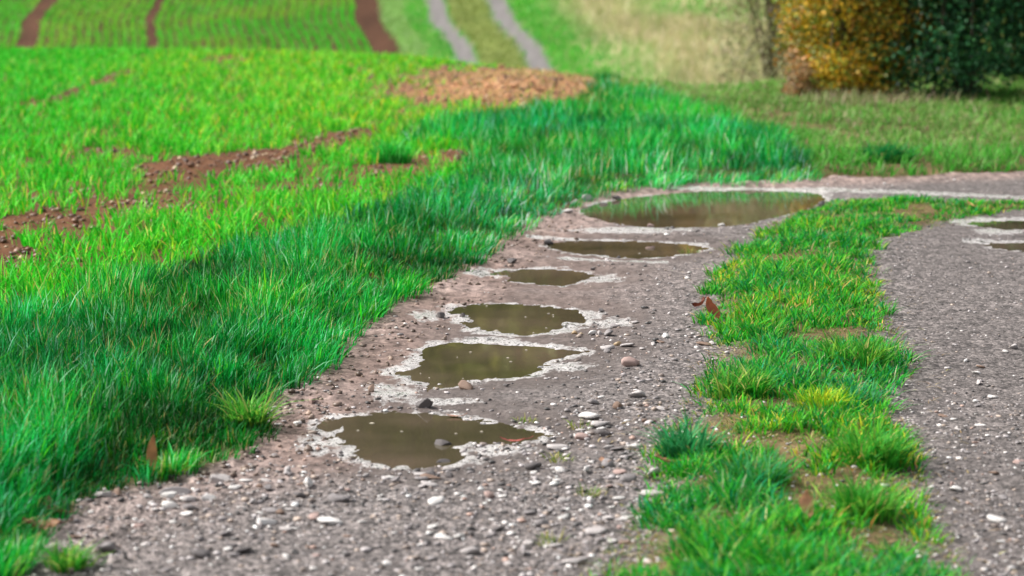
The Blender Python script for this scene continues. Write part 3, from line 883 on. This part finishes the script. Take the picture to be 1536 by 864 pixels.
# fine gravel: one object
ico0 = ico(0)
P = scatter(3.7, 14, 3600, pad=.2, power=1.9, yref=5.0)
dt = sdf(TRACK, P[:, 0], P[:, 1]); ds = sdf(STRIP, P[:, 0], P[:, 1])
dp = np.max([sdf(p, P[:, 0], P[:, 1]) for p in PUDW], 0)
u, v = proj(P[:, 0], P[:, 1])
clus = fbm(P[:, 0] * 3, P[:, 1] * 3, 3, 121)
stony = np.clip(.45 + .9 * blob(u, v, 880, 740, 180, 120) + .6 * blob(u, v, 280, 740, 160, 50) + .5 * blob(u, v, 960, 560, 110, 110) + .5 * blob(u, v, 1450, 720, 160, 200) + .35 * clus
                - .5 * blob(u, v, 760, 400, 160, 60) - .35 * blob(u, v, 740, 540, 200, 80) - .05 * (u > 1380), .05, 1)
keep = (dt > .0) & ((ds < .05) | (rng.uniform(0, 1, len(P)) < .6)) & (dp < -.015) & (rng.uniform(0, 1, len(P)) < stony * np.where(v > 600, 1, .55))
P = P[keep]; u = u[keep]; v = v[keep]; n = len(P)
print("gravel", n)
size = np.exp(rng.normal(math.log(.0045), .5, n)).clip(.002, .014) * np.where(u > 1330, .78, 1.0)
GP = [(.30, .27, .27), (.48, .44, .44), (.74, .70, .68), (.07, .065, .065), (.38, .30, .25), (.20, .16, .14), (.42, .28, .23)]
gw = [4, 4, 2.2, 5, 2.5, 3, .5]
shapes = [rock(0, 900 + i, .42, 4)[0] for i in range(12)]
S = np.stack(shapes)[rng.integers(0, 12, n)] * size[:, None, None]
a = rng.uniform(0, 6.28, n); ca, sa = np.cos(a), np.sin(a)
R = np.zeros((n, 3, 3)); R[:, 0, 0] = ca; R[:, 0, 1] = -sa; R[:, 1, 0] = sa; R[:, 1, 1] = ca; R[:, 2, 2] = 1
S = np.einsum('nij,nkj->nki', R, S)
zz = height(P[:, 0], P[:, 1])
S += np.c_[P, zz + size * .18][:, None, :]
C = np.repeat(pick(GP, gw, n) * rng.uniform(.75, 1.2, (n, 1)), 12, 0)
F = (ico0[1][None] + (np.arange(n) * 12)[:, None, None]).reshape(-1, 3)
me = mesh_np("loose_gravel", S.reshape(-1, 3), tris=F, cols=np.clip(C, .02, .8))
obj("loose_gravel", me, M_CHIP, kind="stuff", label="fine loose grey gravel strewn over both wheel tracks", cat="gravel")

# countable stones
SCOL = {"pale grey": (.48, .44, .43), "whitish": (.70, .67, .65), "dark grey": (.12, .105, .105), "mid grey": (.26, .235, .235), "brown": (.22, .14, .10), "pinkish": (.42, .29, .26)}
SMAT = {k: mat_stone(k.replace(" ", "_") + "_stone", c, .3, 55, .6) for k, c in SCOL.items()}
RM = {}


def stone_mesh(colour, k, sub):
    key = (colour, k, sub)
    if key not in RM:
        V, F = rock(sub, 300 + k * 7 + sub, .5, 9 if sub > 1 else 6)
        me = mesh_np("stone", V, tris=F)
        me.materials.append(SMAT[colour]); RM[key] = me
    return RM[key]


def stone(u, v, wpx, colour, label, tall=1.0, sub=2, group=None, sink=.15, name="stone", x=None, y=None):
    if x is None: x, y = G(u, v)
    r_ = wpx / FPX * y * .5
    z = max(hz(x, y), ZW - .006)
    o = obj(name, stone_mesh(colour, random.randrange(9), sub), None, label=label, cat="stone", group=group)
    o.location = (x, y, z + r_ * .5 * tall * (1 - 2 * sink))
    o.scale = (r_ * 1.12, r_ * .9, r_ * tall * 1.15)
    o.rotation_euler = (random.uniform(-.15, .15), random.uniform(-.15, .15), random.uniform(0, 6.28) if tall < 1.3 else random.uniform(-.4, .4))
    if tall > 1.3: o.rotation_euler[0] = o.rotation_euler[1] = .05; o.location.z = z + r_ * .22 * tall


stone(636, 606, 28, "dark grey", "dark lumpy stone just behind the front puddle", 1.5, 2, sink=.02)
stone(663, 658, 27, "dark grey", "dark stone standing in the water of the front puddle", 1.4, 2, sink=.0)
stone(665, 684, 22, "dark grey", "small dark stone at the near edge of the front puddle", .9)
stone(330, 722, 32, "pale grey", "rounded pale grey stone on gravel below the end of the grass bank", 1.5, sink=.02)
stone(262, 738, 48, "mid grey", "broad flat grey stone among chips below the upright leaf", .8)
stone(256, 752, 30, "whitish", "whitish stone in front of the broad flat grey one", 1.0)
stone(247, 762, 20, "brown", "small rusty brown stone beside the whitish one", 1.2)
stone(287, 752, 28, "pale grey", "pale angular stone right of the whitish stone at the bank's foot", .9)
stone(313, 752, 22, "whitish", "bright little stone beneath the rounded pale grey one", 1.0)
stone(158, 750, 36, "pale grey", "pale flat stone at the dark edge of the grass, left end of the gravel", .8)
stone(222, 748, 22, "mid grey", "dull grey stone left of the stone cluster", .9)
stone(462, 728, 36, "whitish", "pale jagged stone on the gravel in front of the front puddle, leftmost", .9)
stone(402, 735, 18, "mid grey", "round grey pebble left of the pale jagged stone", 1.2)
stone(490, 785, 44, "whitish", "white flattish stone in the near gravel left of centre", .6)
stone(395, 784, 42, "whitish", "long white chip lying in the near left gravel", .5)
stone(640, 712, 42, "pale grey", "flat pale slab with dark underside below the front puddle", .6)
stone(646, 716, 34, "brown", "dark brown slab tucked under the pale one below the front puddle", .5)
stone(674, 712, 16, "dark grey", "dark pebble right of the flat slab below the front puddle", 1.1)
stone(594, 722, 22, "mid grey", "dark grey stone left of the flat slab below the front puddle", 1.0)
stone(705, 800, 16, "dark grey", "single black pebble in the middle of the near gravel", 1.2)
stone(690, 805, 24, "whitish", "white pebble touching the single black pebble", 1.0)
stone(580, 848, 26, "whitish", "flat white chip near the bottom edge of the picture", .6)
stone(862, 845, 40, "pale grey", "large pale chip near the bottom beside the strip", .6)
stone(872, 650, 20, "dark grey", "dark stone beside the small weed right of the front puddle", .9)
stone(760, 576, 13, "dark grey", "dark pebble on mud right of the stone behind the front puddle", 1.0)
stone(557, 586, 22, "brown", "brown lump on the mud left of the second puddle", 1.1)
stone(468, 602, 22, "pinkish", "pinkish pale lump on the mud at the grass edge", 1.0)
stone(700, 578, 32, "brown", "orange-brown clod on the pale wet mud in front of the second puddle", .8)
stone(660, 472, 20, "dark grey", "dark stone at the left tip of the third puddle", 1.1)
stone(694, 470, 14, "dark grey", "smaller dark stone between the left stone and third puddle", 1.0)
stone(901, 463, 14, "dark grey", "dark stone at the right tip of the third puddle", 1.1)
stone(768, 392, 17, "dark grey", "dark stone behind the left end of the smallest puddle", 1.2)
stone(889, 400, 12, "dark grey", "dark pebble behind the right end of the smallest puddle", 1.1)
stone(822, 361, 22, "dark grey", "black stone at the left end of the narrow puddle", .9)
stone(928, 382, 10, "dark grey", "tiny dark pebble in the near edge of the narrow puddle", 1.0)
stone(975, 334, 17, "pinkish", "pinkish stone on the near shore of the big puddle", .9)
stone(1081, 333, 12, "whitish", "white pebble on the near shore of the big puddle", 1.1)
stone(975, 367, 14, "pinkish", "pinkish pebble standing in the narrow puddle", 1.0)
for u_, v_, w_, c_, l_ in ((862, 304, 22, "mid grey", "grey rubble stone at the left corner of the big puddle, nearest the water"), (850, 318, 18, "pale grey", "pale rubble stone in front of the others at the big puddle's left corner"),
                           (880, 298, 24, "pale grey", "pale rubble stone behind the grey one at the big puddle's left corner"), (925, 295, 20, "dark grey", "dark rubble stone under the grass at the big puddle's back left shore"),
                           (905, 302, 16, "dark grey", "black rubble stone between two pale ones at the big puddle's left corner")):
    stone(u_, v_, w_, c_, l_, .9)
stone(1233, 306, 14, "dark grey", "dark upright stone at the right end of the big puddle beside the strip", 1.9, sink=0)
stone(1432, 735, 26, "whitish", "white angular stone on the right wheel track, near its left edge", .8)
stone(1468, 575, 18, "pale grey", "pale pebble in the middle of the right wheel track", .8)
stone(1510, 795, 20, "pale grey", "pale stone near the bottom right corner", .8)
stone(1465, 660, 20, "mid grey", "grey stone on the right wheel track above the white angular one", .7)

zones = [((110, 400, 715, 864), "in the stony corner by the grass bank", 44), ((400, 640, 700, 864), "in the gravel in front of the front puddle", 44),
         ((640, 820, 695, 864), "in the middle of the near gravel", 34), ((820, 1000, 640, 864), "in the stony band along the strip's left edge", 56),
         ((880, 1070, 480, 640), "between the second puddle and the centre strip", 34), ((1380, 1536, 520, 864), "on the open right wheel track", 26)]
for (u0, u1, v0, v1), where, cnt in zones:
    k = 0; tr_ = 0
    while k < cnt and tr_ < 2000:
        tr_ += 1
        u_ = random.uniform(u0, u1); v_ = random.uniform(v0, v1)
        x, y = G(u_, v_)
        X_, Y_ = np.array([x]), np.array([y])
        if sdf(TRACK, X_, Y_)[0] < .03 or sdf(STRIP, X_, Y_)[0] > -.01 or max(sdf(p, X_, Y_)[0] for p in PUDW) > -.05: continue
        c_ = random.choices(list(SCOL), [5, 4.5, 2, 4.5, 1.6, 1])[0]
        w_ = random.choice([10, 11, 12, 14, 16, 20, 26]) * (y and 5.0 / y) ** .5 * (1.15 if u_ > 820 and u_ < 1000 else 1)
        tl = random.uniform(.4, 1.0)
        sz_ = "tiny" if w_ < 10.5 else "small" if w_ < 14 else "sizeable"
        sh_ = "flat" if tl < .6 else "low" if tl < .8 else "chunky"
        stone(0, 0, w_ * 1.15, c_, "%s %s %s chip %s" % (sz_, sh_, c_, where), tl, 1, "%s chips %s" % (c_, where), x=x, y=y)
        k += 1


# soil clods: heap beyond the verge, plus streaks and mud crumbs
def clod_cloud(name, P, size, pal, wts, label, mat=M_CHIP):
    n = len(P)
    S = np.stack([rock(0, 500 + i, .65, 4)[0] for i in range(10)])[rng.integers(0, 10, n)] * size[:, None, None]
    S += np.c_[P, height(P[:, 0], P[:, 1]) + size * .2][:, None, :]
    C = np.repeat(pick(pal, wts, n) * rng.uniform(.7, 1.25, (n, 1)), 12, 0)
    F = (ico0[1][None] + (np.arange(n) * 12)[:, None, None]).reshape(-1, 3)
    obj(name, mesh_np(name, S.reshape(-1, 3), tris=F, cols=np.clip(C, .01, .8)), mat, kind="stuff", label=label, cat="soil")


P = scatter(7, 22, 420, pad=.3, power=.6)
dv = sdf(VERGE, P[:, 0], P[:, 1]); u, v = proj(P[:, 0], P[:, 1])
b_ = bare_field(P[:, 0], P[:, 1])
P = P[(dv < -.02) & (u < 930) & (b_ > .45 + .3 * rng.uniform(-1, 1, len(P)))]
clod_cloud("soil_crumbs", P, np.exp(rng.normal(math.log(.010), .5, len(P))).clip(.004, .019), [(.19, .095, .055), (.10, .05, .03), (.36, .26, .15)], [4, 3, 1.2], "brown soil crumbs in the bare streaks of the sown field")
P = scatter(4.2, 12, 1500, pad=.1, power=1.3)
dt = sdf(TRACK, P[:, 0], P[:, 1]); u, v = proj(P[:, 0], P[:, 1]); dp = np.max([sdf(p, P[:, 0], P[:, 1]) for p in PUDW], 0)
nn = fbm(P[:, 0] * 5, P[:, 1] * 5, 2, 131)
P = P[(dt > 0) & (dt < .4) & (u < 900) & (dp < -.01) & (rng.uniform(0, 1, len(P)) < .5 * sstep(.4, 0, dt) + .35 * nn) & (v < 720)]
clod_cloud("mud_crumbs", P, np.exp(rng.normal(math.log(.006), .4, len(P))).clip(.002, .014), [(.20, .14, .11), (.11, .075, .055), (.30, .21, .16)], [3, 4, 1], "crumbled brown mud along the foot of the grass bank")

hx, hy = G(775, 150)
heap = bpy.data.objects.new("soil_heap", None); link(heap)
heap.location = (hx, hy, hz(hx, hy)); heap["label"] = "heap of crumbled reddish brown soil at the top of the grass bank"; heap["category"] = "soil heap"
cm = []
for i in range(9):
    V, F = rock(1, 700 + i, .75, 4); me = mesh_np("clod", V, tris=F); me.materials.append((M_CLOD, M_CLOD2, M_CLOD3)[i % 3]); cm.append(me)
k = 0
while k < 300:
    u_ = random.gauss(785, 90); v_ = random.uniform(106, 185)
    if ((u_ - 780) / 165) ** 2 + ((v_ - 145) / 40) ** 2 > 1: continue
    x, y = G(u_, v_)
    o = obj("clod", cm[k % 9], None, parent=heap)
    s_ = min(.042, math.exp(random.gauss(math.log(.015), .5)))
    o.scale = (s_, s_, s_ * .9); o.rotation_euler = (random.uniform(-.5, .5), random.uniform(-.5, .5), random.uniform(0, 6))
    o.location = (x - hx, y - hy, hz(x, y) + s_ * .3 - heap.location.z)
    k += 1


# flecks floating on the front puddles
V = []; F = []
for pi, cnt in ((0, 5), (1, 9), (2, 9), (4, 2)):
    P_ = np.array(PUDW[pi]); lo, hi = P_.min(0), P_.max(0); k = 0
    while k < cnt:
        q = rng.uniform(lo, hi)
        if sdf(PUDW[pi], q[:1], q[1:])[0] < .01: continue
        a = rng.uniform(0, 6.28); s_ = rng.uniform(.0015, .004) * (2.2 if rng.uniform() < .12 else 1); b0 = len(V)
        for j in range(6):
            t = a + j * 1.047; rr = s_ * rng.uniform(.6, 1.2)
            V.append((q[0] + math.cos(t) * rr * 1.5, q[1] + math.sin(t) * rr, ZW + .001))
        V.append((q[0], q[1], ZW + .003))
        F += [(b0 + j, b0 + (j + 1) % 6, b0 + 6) for j in range(6)]; k += 1
obj("floating_flecks", mesh_np("floating_flecks", V, tris=F, cols=np.tile([.40, .36, .28], (len(V), 1))), M_CHIP, kind="stuff", label="pale flecks of foam and chaff floating on the front puddles", cat="debris")

# ------------------------------------------------------------------ fallen leaves
def leaf_mesh(L, Wd, curl, colr, lobes=0, seed=0):
    r_ = np.random.default_rng(seed)
    n = 9
    V = []; 
    for i in range(n + 1):
        s = i / n
        hw = Wd * .5 * math.sin(math.pi * min(1, s * 1.02)) ** .8 * (1 + (.45 * math.cos(i * math.pi) if lobes else 0))
        z = curl * L * (s - .5) ** 2 * 2
        e = curl * Wd * .55
        V += [(-hw, (s - .5) * L, z + e * r_.uniform(.5, 1.3)), (0, (s - .5) * L, z), (hw, (s - .5) * L, z + e * r_.uniform(.5, 1.3))]
    Q = []
    for i in range(n):
        a = i * 3
        Q += [(a, a + 1, a + 4, a + 3), (a + 1, a + 2, a + 5, a + 4)]
    V = np.array(V)
    C = np.tile(np.array(colr), (len(V), 1)) * r_.uniform(.7, 1.3, (len(V), 1))
    return mesh_np("fallen_leaf", V, quads=Q, cols=C)


def leaf(u, v, L, Wd, colr, label, rot=(0, 0, 0), curl=.3, lobes=0, dz=.006, stem=True):
    x, y = G(u, v)
    o = obj("fallen_leaf", leaf_mesh(L, Wd, curl, colr, lobes, int(u)), M_DRY, label=label, cat="leaf")
    o.location = (x, y, hz(x, y) + dz); o.rotation_euler = rot
    if stem:
        V = []; F = []
        pts = [(0, -L * .5, curl * L * .5), (.002, -L * .68, curl * L * .5 + .002), (.006, -L * .85, curl * L * .5 + .008)]
        for p in pts:
            V += [(p[0] - .0012, p[1], p[2]), (p[0] + .0012, p[1], p[2]), (p[0], p[1], p[2] + .002)]
        Q = [(a + k, a + (k + 1) % 3, a + 3 + (k + 1) % 3, a + 3 + k) for a in (0, 3) for k in range(3)]
        me = mesh_np("stem", V, quads=Q, cols=np.tile(np.array(colr) * .7, (9, 1)))
        obj("stem", me, M_DRY, parent=o)


leaf(1066, 484, .085, .06, (.34, .09, .04), "curled red-brown dead leaf at the left edge of the centre strip", (.85, .1, .9), .25, 0, .035)
leaf(1052, 472, .06, .04, (.14, .035, .02), "darker crumpled leaf tucked against the curled red-brown one", (-.4, .6, 2.1), .4, 0, .03)
leaf(228, 712, .095, .026, (.38, .17, .07), "narrow tan leaf standing upright at the foot of the grass bank", (1.0, .25, .45), .15, 0, .045)
leaf(768, 661, .060, .022, (.38, .10, .08), "reddish leaf lying on the wet mud right of the front puddle's stone", (.1, .15, 1.7), .25, 0, .007)
leaf(705, 375, .11, .045, (.20, .07, .035), "dark brown leaf litter on the mud below the grass bank", (.1, .1, 1.2), .4, 1, .012)
leaf(632, 432, .07, .04, (.40, .16, .11), "faded pink-brown leaf at the foot of the bank, near the third puddle", (.1, .2, 1.4), .3, 1, .01)
leaf(560, 434, .05, .03, (.22, .09, .05), "brown leaf half under the grass of the bank", (.3, .1, .6), .4, 0, .02)
leaf(1206, 806, .06, .036, (.55, .26, .16), "light orange-brown leaf caught in the near grass of the strip", (1.0, .3, .5), .3, 0, .05)
leaf(1000, 700, .06, .035, (.50, .26, .15), "orange-tan leaf beside the strip's left edge", (.1, .2, 1.1), .3, 0, .01)
leaf(905, 698, .035, .022, (.50, .28, .18), "small tan leaf on the stony band left of the strip", (.1, .1, .3), .2, 0, .008)
leaf(680, 618, .04, .025, (.40, .22, .16), "wet brownish leaf on the far rim of the front puddle", (.05, .1, 1.3), .1, 0, .006)
leaf(1455, 318, .05, .035, (.60, .42, .15), "small yellow leaf at the far end of the strip by the bend", (.3, .2, .4), .3, 0, .03)
leaf(80, 775, .07, .04, (.20, .10, .06), "dark brown leaf at the shaded edge of the bank, bottom left", (.2, .3, .8), .4, 1, .012)
leaf(60, 800, .08, .04, (.28, .15, .08), "brown leaf partly under grass in the bottom left corner", (.2, -.2, 2.0), .4, 1, .012)


# ------------------------------------------------------------------ shrubs and trees
def tube(p0, p1, r0, r1, k=6):
    p0 = np.array(p0, float); p1 = np.array(p1, float); d = p1 - p0; d /= np.linalg.norm(d)
    a = np.cross(d, [0, 0, 1.0]);
    if np.linalg.norm(a) < 1e-3: a = np.array([1.0, 0, 0])
    a /= np.linalg.norm(a); b = np.cross(d, a)
    V = [p + r * (math.cos(t) * a + math.sin(t) * b) for p, r in ((p0, r0), (p1, r1)) for t in np.linspace(0, 2 * math.pi, k, endpoint=False)]
    Q = [(i, (i + 1) % k, k + (i + 1) % k, k + i) for i in range(k)]
    return V, Q


def join_tubes(L_):
    V = []; Q = []
    for v_, q_ in L_:
        o_ = len(V); V += v_; Q += [tuple(i + o_ for i in q) for q in q_]
    return np.array(V), np.array(Q)


def leaves_mesh(name, C, sz, pal, wts, tintn=None):
    """folded leaf faces round points C"""
    n = len(C)
    d = rng.normal(0, 1, (n, 3)); d[:, 2] -= .3; d /= np.linalg.norm(d, axis=1)[:, None]
    e = np.cross(d, rng.normal(0, 1, (n, 3))); e /= np.linalg.norm(e, axis=1)[:, None]
    f = np.cross(d, e)
    sz = np.broadcast_to(sz, n)[:, None] * rng.uniform(.6, 1.3, (n, 1))
    V = np.stack([C - d * sz * .5, C + e * sz * .32 + f * sz * .1, C + d * sz * .5, C - e * sz * .32 + f * sz * .1], 1).reshape(-1, 3)
    b = (np.arange(n) * 4)[:, None]
    T = np.concatenate([b + np.array([0, 1, 2]), b + np.array([0, 2, 3])])
    col = pick(pal, wts, n) * rng.uniform(.7, 1.3, (n, 1))
    if tintn is not None: col = col * tintn
    return mesh_np(name, V, tris=T, cols=np.repeat(np.clip(col, .003, .8), 4, 0))


def plant(name, label, cat, x, y, clumps, nleaf, sz, pal, wts, trunk_r=.05, group=None, sig=1.0, part="crown"):
    """clumps: list of (dx, dy, dz, radius); limbs run to every clump, leaves fill the clumps' shells"""
    z = hz(x, y)
    root = bpy.data.objects.new(name, None); link(root); root.location = (x, y, z)
    root["label"] = label; root["category"] = cat
    if group: root["group"] = group
    L_ = []
    top = max(c[2] for c in clumps)
    stemtop = (0, 0, top * .55)
    L_.append(tube((0, 0, -.1), stemtop, trunk_r, trunk_r * .6, 8))
    for c in clumps:
        s = random.uniform(.1, 1)
        a = (0, 0, stemtop[2] * s)
        mdl = (c[0] * .5, c[1] * .5, (a[2] + c[2]) * .5 + .05 * top)
        L_.append(tube(a, mdl, trunk_r * .45, trunk_r * .3, 5)); L_.append(tube(mdl, c[:3], trunk_r * .3, trunk_r * .1, 5))
    V, Q = join_tubes(L_)
    obj("trunk", mesh_np("trunk", V, quads=Q, smooth=True), M_BARK, parent=root)
    c = np.array(clumps)
    wv = c[:, 3] ** 2; wv /= wv.sum()
    i = rng.choice(len(c), nleaf, p=wv)
    d = rng.normal(0, 1, (nleaf, 3)); d /= np.linalg.norm(d, axis=1)[:, None]
    rr = rng.uniform(.2, 1, nleaf) ** .5 * c[i, 3] * (1 + .25 * rng.normal(0, 1, nleaf).clip(-1, 1) * sig)
    P_ = c[i, :3] + d * rr[:, None]
    P_[:, 2] = np.maximum(P_[:, 2], .02)
    tn = (.75 + .5 * rng.uniform(0, 1, len(c)))[i][:, None]
    obj(part, leaves_mesh(part, P_, sz, pal, wts, tn), M_LEAF, parent=root)
    return root


def clumpset(n, wx, wy, z0, z1, r0, r1):
    return [(random.uniform(-wx, wx), random.uniform(-wy, wy), random.uniform(z0, z1), random.uniform(r0, r1)) for _ in range(n)]


YL = [(.50, .32, .02), (.60, .36, .02), (.30, .31, .03), (.17, .25, .03), (.52, .22, .03)]
DK = [(.02, .10, .035), (.035, .16, .06), (.06, .22, .06), (.012, .05, .02), (.22, .26, .06)]
# yellow shrub
plant("autumn_shrub", "golden yellow autumn shrub beyond the grass, left of the dark green tree", "shrub", 2.35, 17.1,
      clumpset(60, .26, .32, .05, 2.6, .13, .24), 26000, .036, YL, [3, 2.5, 3.5, 2, 1], .022)
plant("autumn_shrub", "orange and olive leaved shrub between golden shrub and dark tree", "shrub", 2.60, 17.2,
      clumpset(60, .28, .35, .05, 3.0, .15, .26), 24000, .036, [(.55, .36, .03), (.26, .30, .04), (.62, .32, .05), (.10, .18, .04)], [3, 3, 2, 1.5], .022)
plant("dark_tree", "dense dark green tree reaching down to the grass at the right edge", "tree", 3.27, 17.3,
      clumpset(150, .72, .6, .1, 4.5, .18, .36), 80000, .04, DK, [4, 4, 3, 3, .8], .08)
plant("dark_tree", "blackish green tree at the frame's right edge, behind the first dark one", "tree", 4.9, 20.0,
      clumpset(170, 1.1, .8, .0, 5.0, .25, .5), 80000, .06, DK, [4, 4, 3, 4, .5], .1)
plant("dark_tree", "dark green tree filling the gap behind the rust leaved shrub", "tree", 3.6, 20.6,
      clumpset(130, .8, .6, .0, 5.0, .22, .42), 60000, .055, DK, [4, 4, 3, 4, .5], .06)
plant("thin_shrub", "thin greyish olive shrub on the slope left of the golden shrub", "shrub", 2.75, 25.5,
      clumpset(60, .5, .5, .1, 3.0, .22, .40), 14000, .045, [(.36, .40, .18), (.46, .46, .26), (.30, .34, .14), (.42, .32, .22)], [3, 3, 2, 1], .02)
plant("thin_shrub", "low reddish brown twiggy bush at the foot of the golden shrub", "shrub", 2.06, 17.0,
      clumpset(14, .1, .2, .02, .34, .05, .10), 1500, .03, [(.50, .26, .10), (.36, .24, .10), (.30, .22, .12)], [2, 2, 2], .01)
# dry stems
n = 800
x = rng.normal(2.45, .32, n); y = rng.uniform(16.2, 16.8, n)
col = pick([(.34, .24, .18), (.30, .32, .14), (.20, .26, .08)], [1, 1, 1], n)
B = blades(np.c_[x, y, height(x, y)], rng.uniform(0, 6.28, n), rng.uniform(.1, .8, n), rng.uniform(.06, .15, n), rng.uniform(.004, .008, n), col, None, 2)
blade_obj("dry_grass", B, M_DRY, kind="stuff", label="dry brownish stems under the golden shrub", cat="grass")

# the wood at the top of the far hillside (beyond the frame, mirrored in the puddles)
protos = []
PALS = [[(.30, .33, .07), (.38, .38, .08), (.22, .26, .06)], [(.42, .27, .06), (.34, .22, .05), (.48, .34, .08)], [(.10, .09, .04), (.16, .12, .05), (.07, .07, .03)]]
LB = ["olive green tree", "rusty autumn tree", "dull dark brown tree"]
for k in range(3):
    cl = []
    for _ in range(46):
        zf = random.uniform(0, 1); rad = 3.6 * math.sin(math.pi * (.12 + .8 * zf)) ** .7
        a = random.uniform(0, 6.28); q = math.sqrt(random.random())
        cl.append((math.cos(a) * rad * q, math.sin(a) * rad * q, 2.5 + 17 * zf, random.uniform(1.0, 1.9)))
    protos.append(plant("woodland_tree", "tall %s in the wood on top of the far hillside" % LB[k], "tree", -30 + k * 3, 84, cl, 9000, .55, PALS[k], [1, 1, 1], .3,
                        "%ss of the hilltop wood" % LB[k]))
spots = []
for row, (yy, st) in enumerate(((84, 5.2), (89, 5.6), (95, 6))):
    xx = -34 + row * 2
    while xx < 38:
        spots.append((xx + random.uniform(-1, 1), yy + random.uniform(-1.5, 1.5))); xx += st
for i, (x, y) in enumerate(spots):
    k = random.choice([0, 1, 2])
    if i < 3:
        r_ = protos[i]
    else:
        src = protos[k]
        r_ = src.copy(); link(r_)
        for ch in list(src.children):
            c2 = ch.copy(); link(c2); c2.parent = r_
    r_.location = (x, y, hz(x, y)); r_.rotation_euler = (0, 0, random.uniform(0, 6.28))
    s_ = random.uniform(.85, 1.25); r_.scale = (s_, s_, s_)
print("tris", sum(sum(len(p.vertices) - 2 for p in ()) for _ in ()), "objects", len(bpy.data.objects))
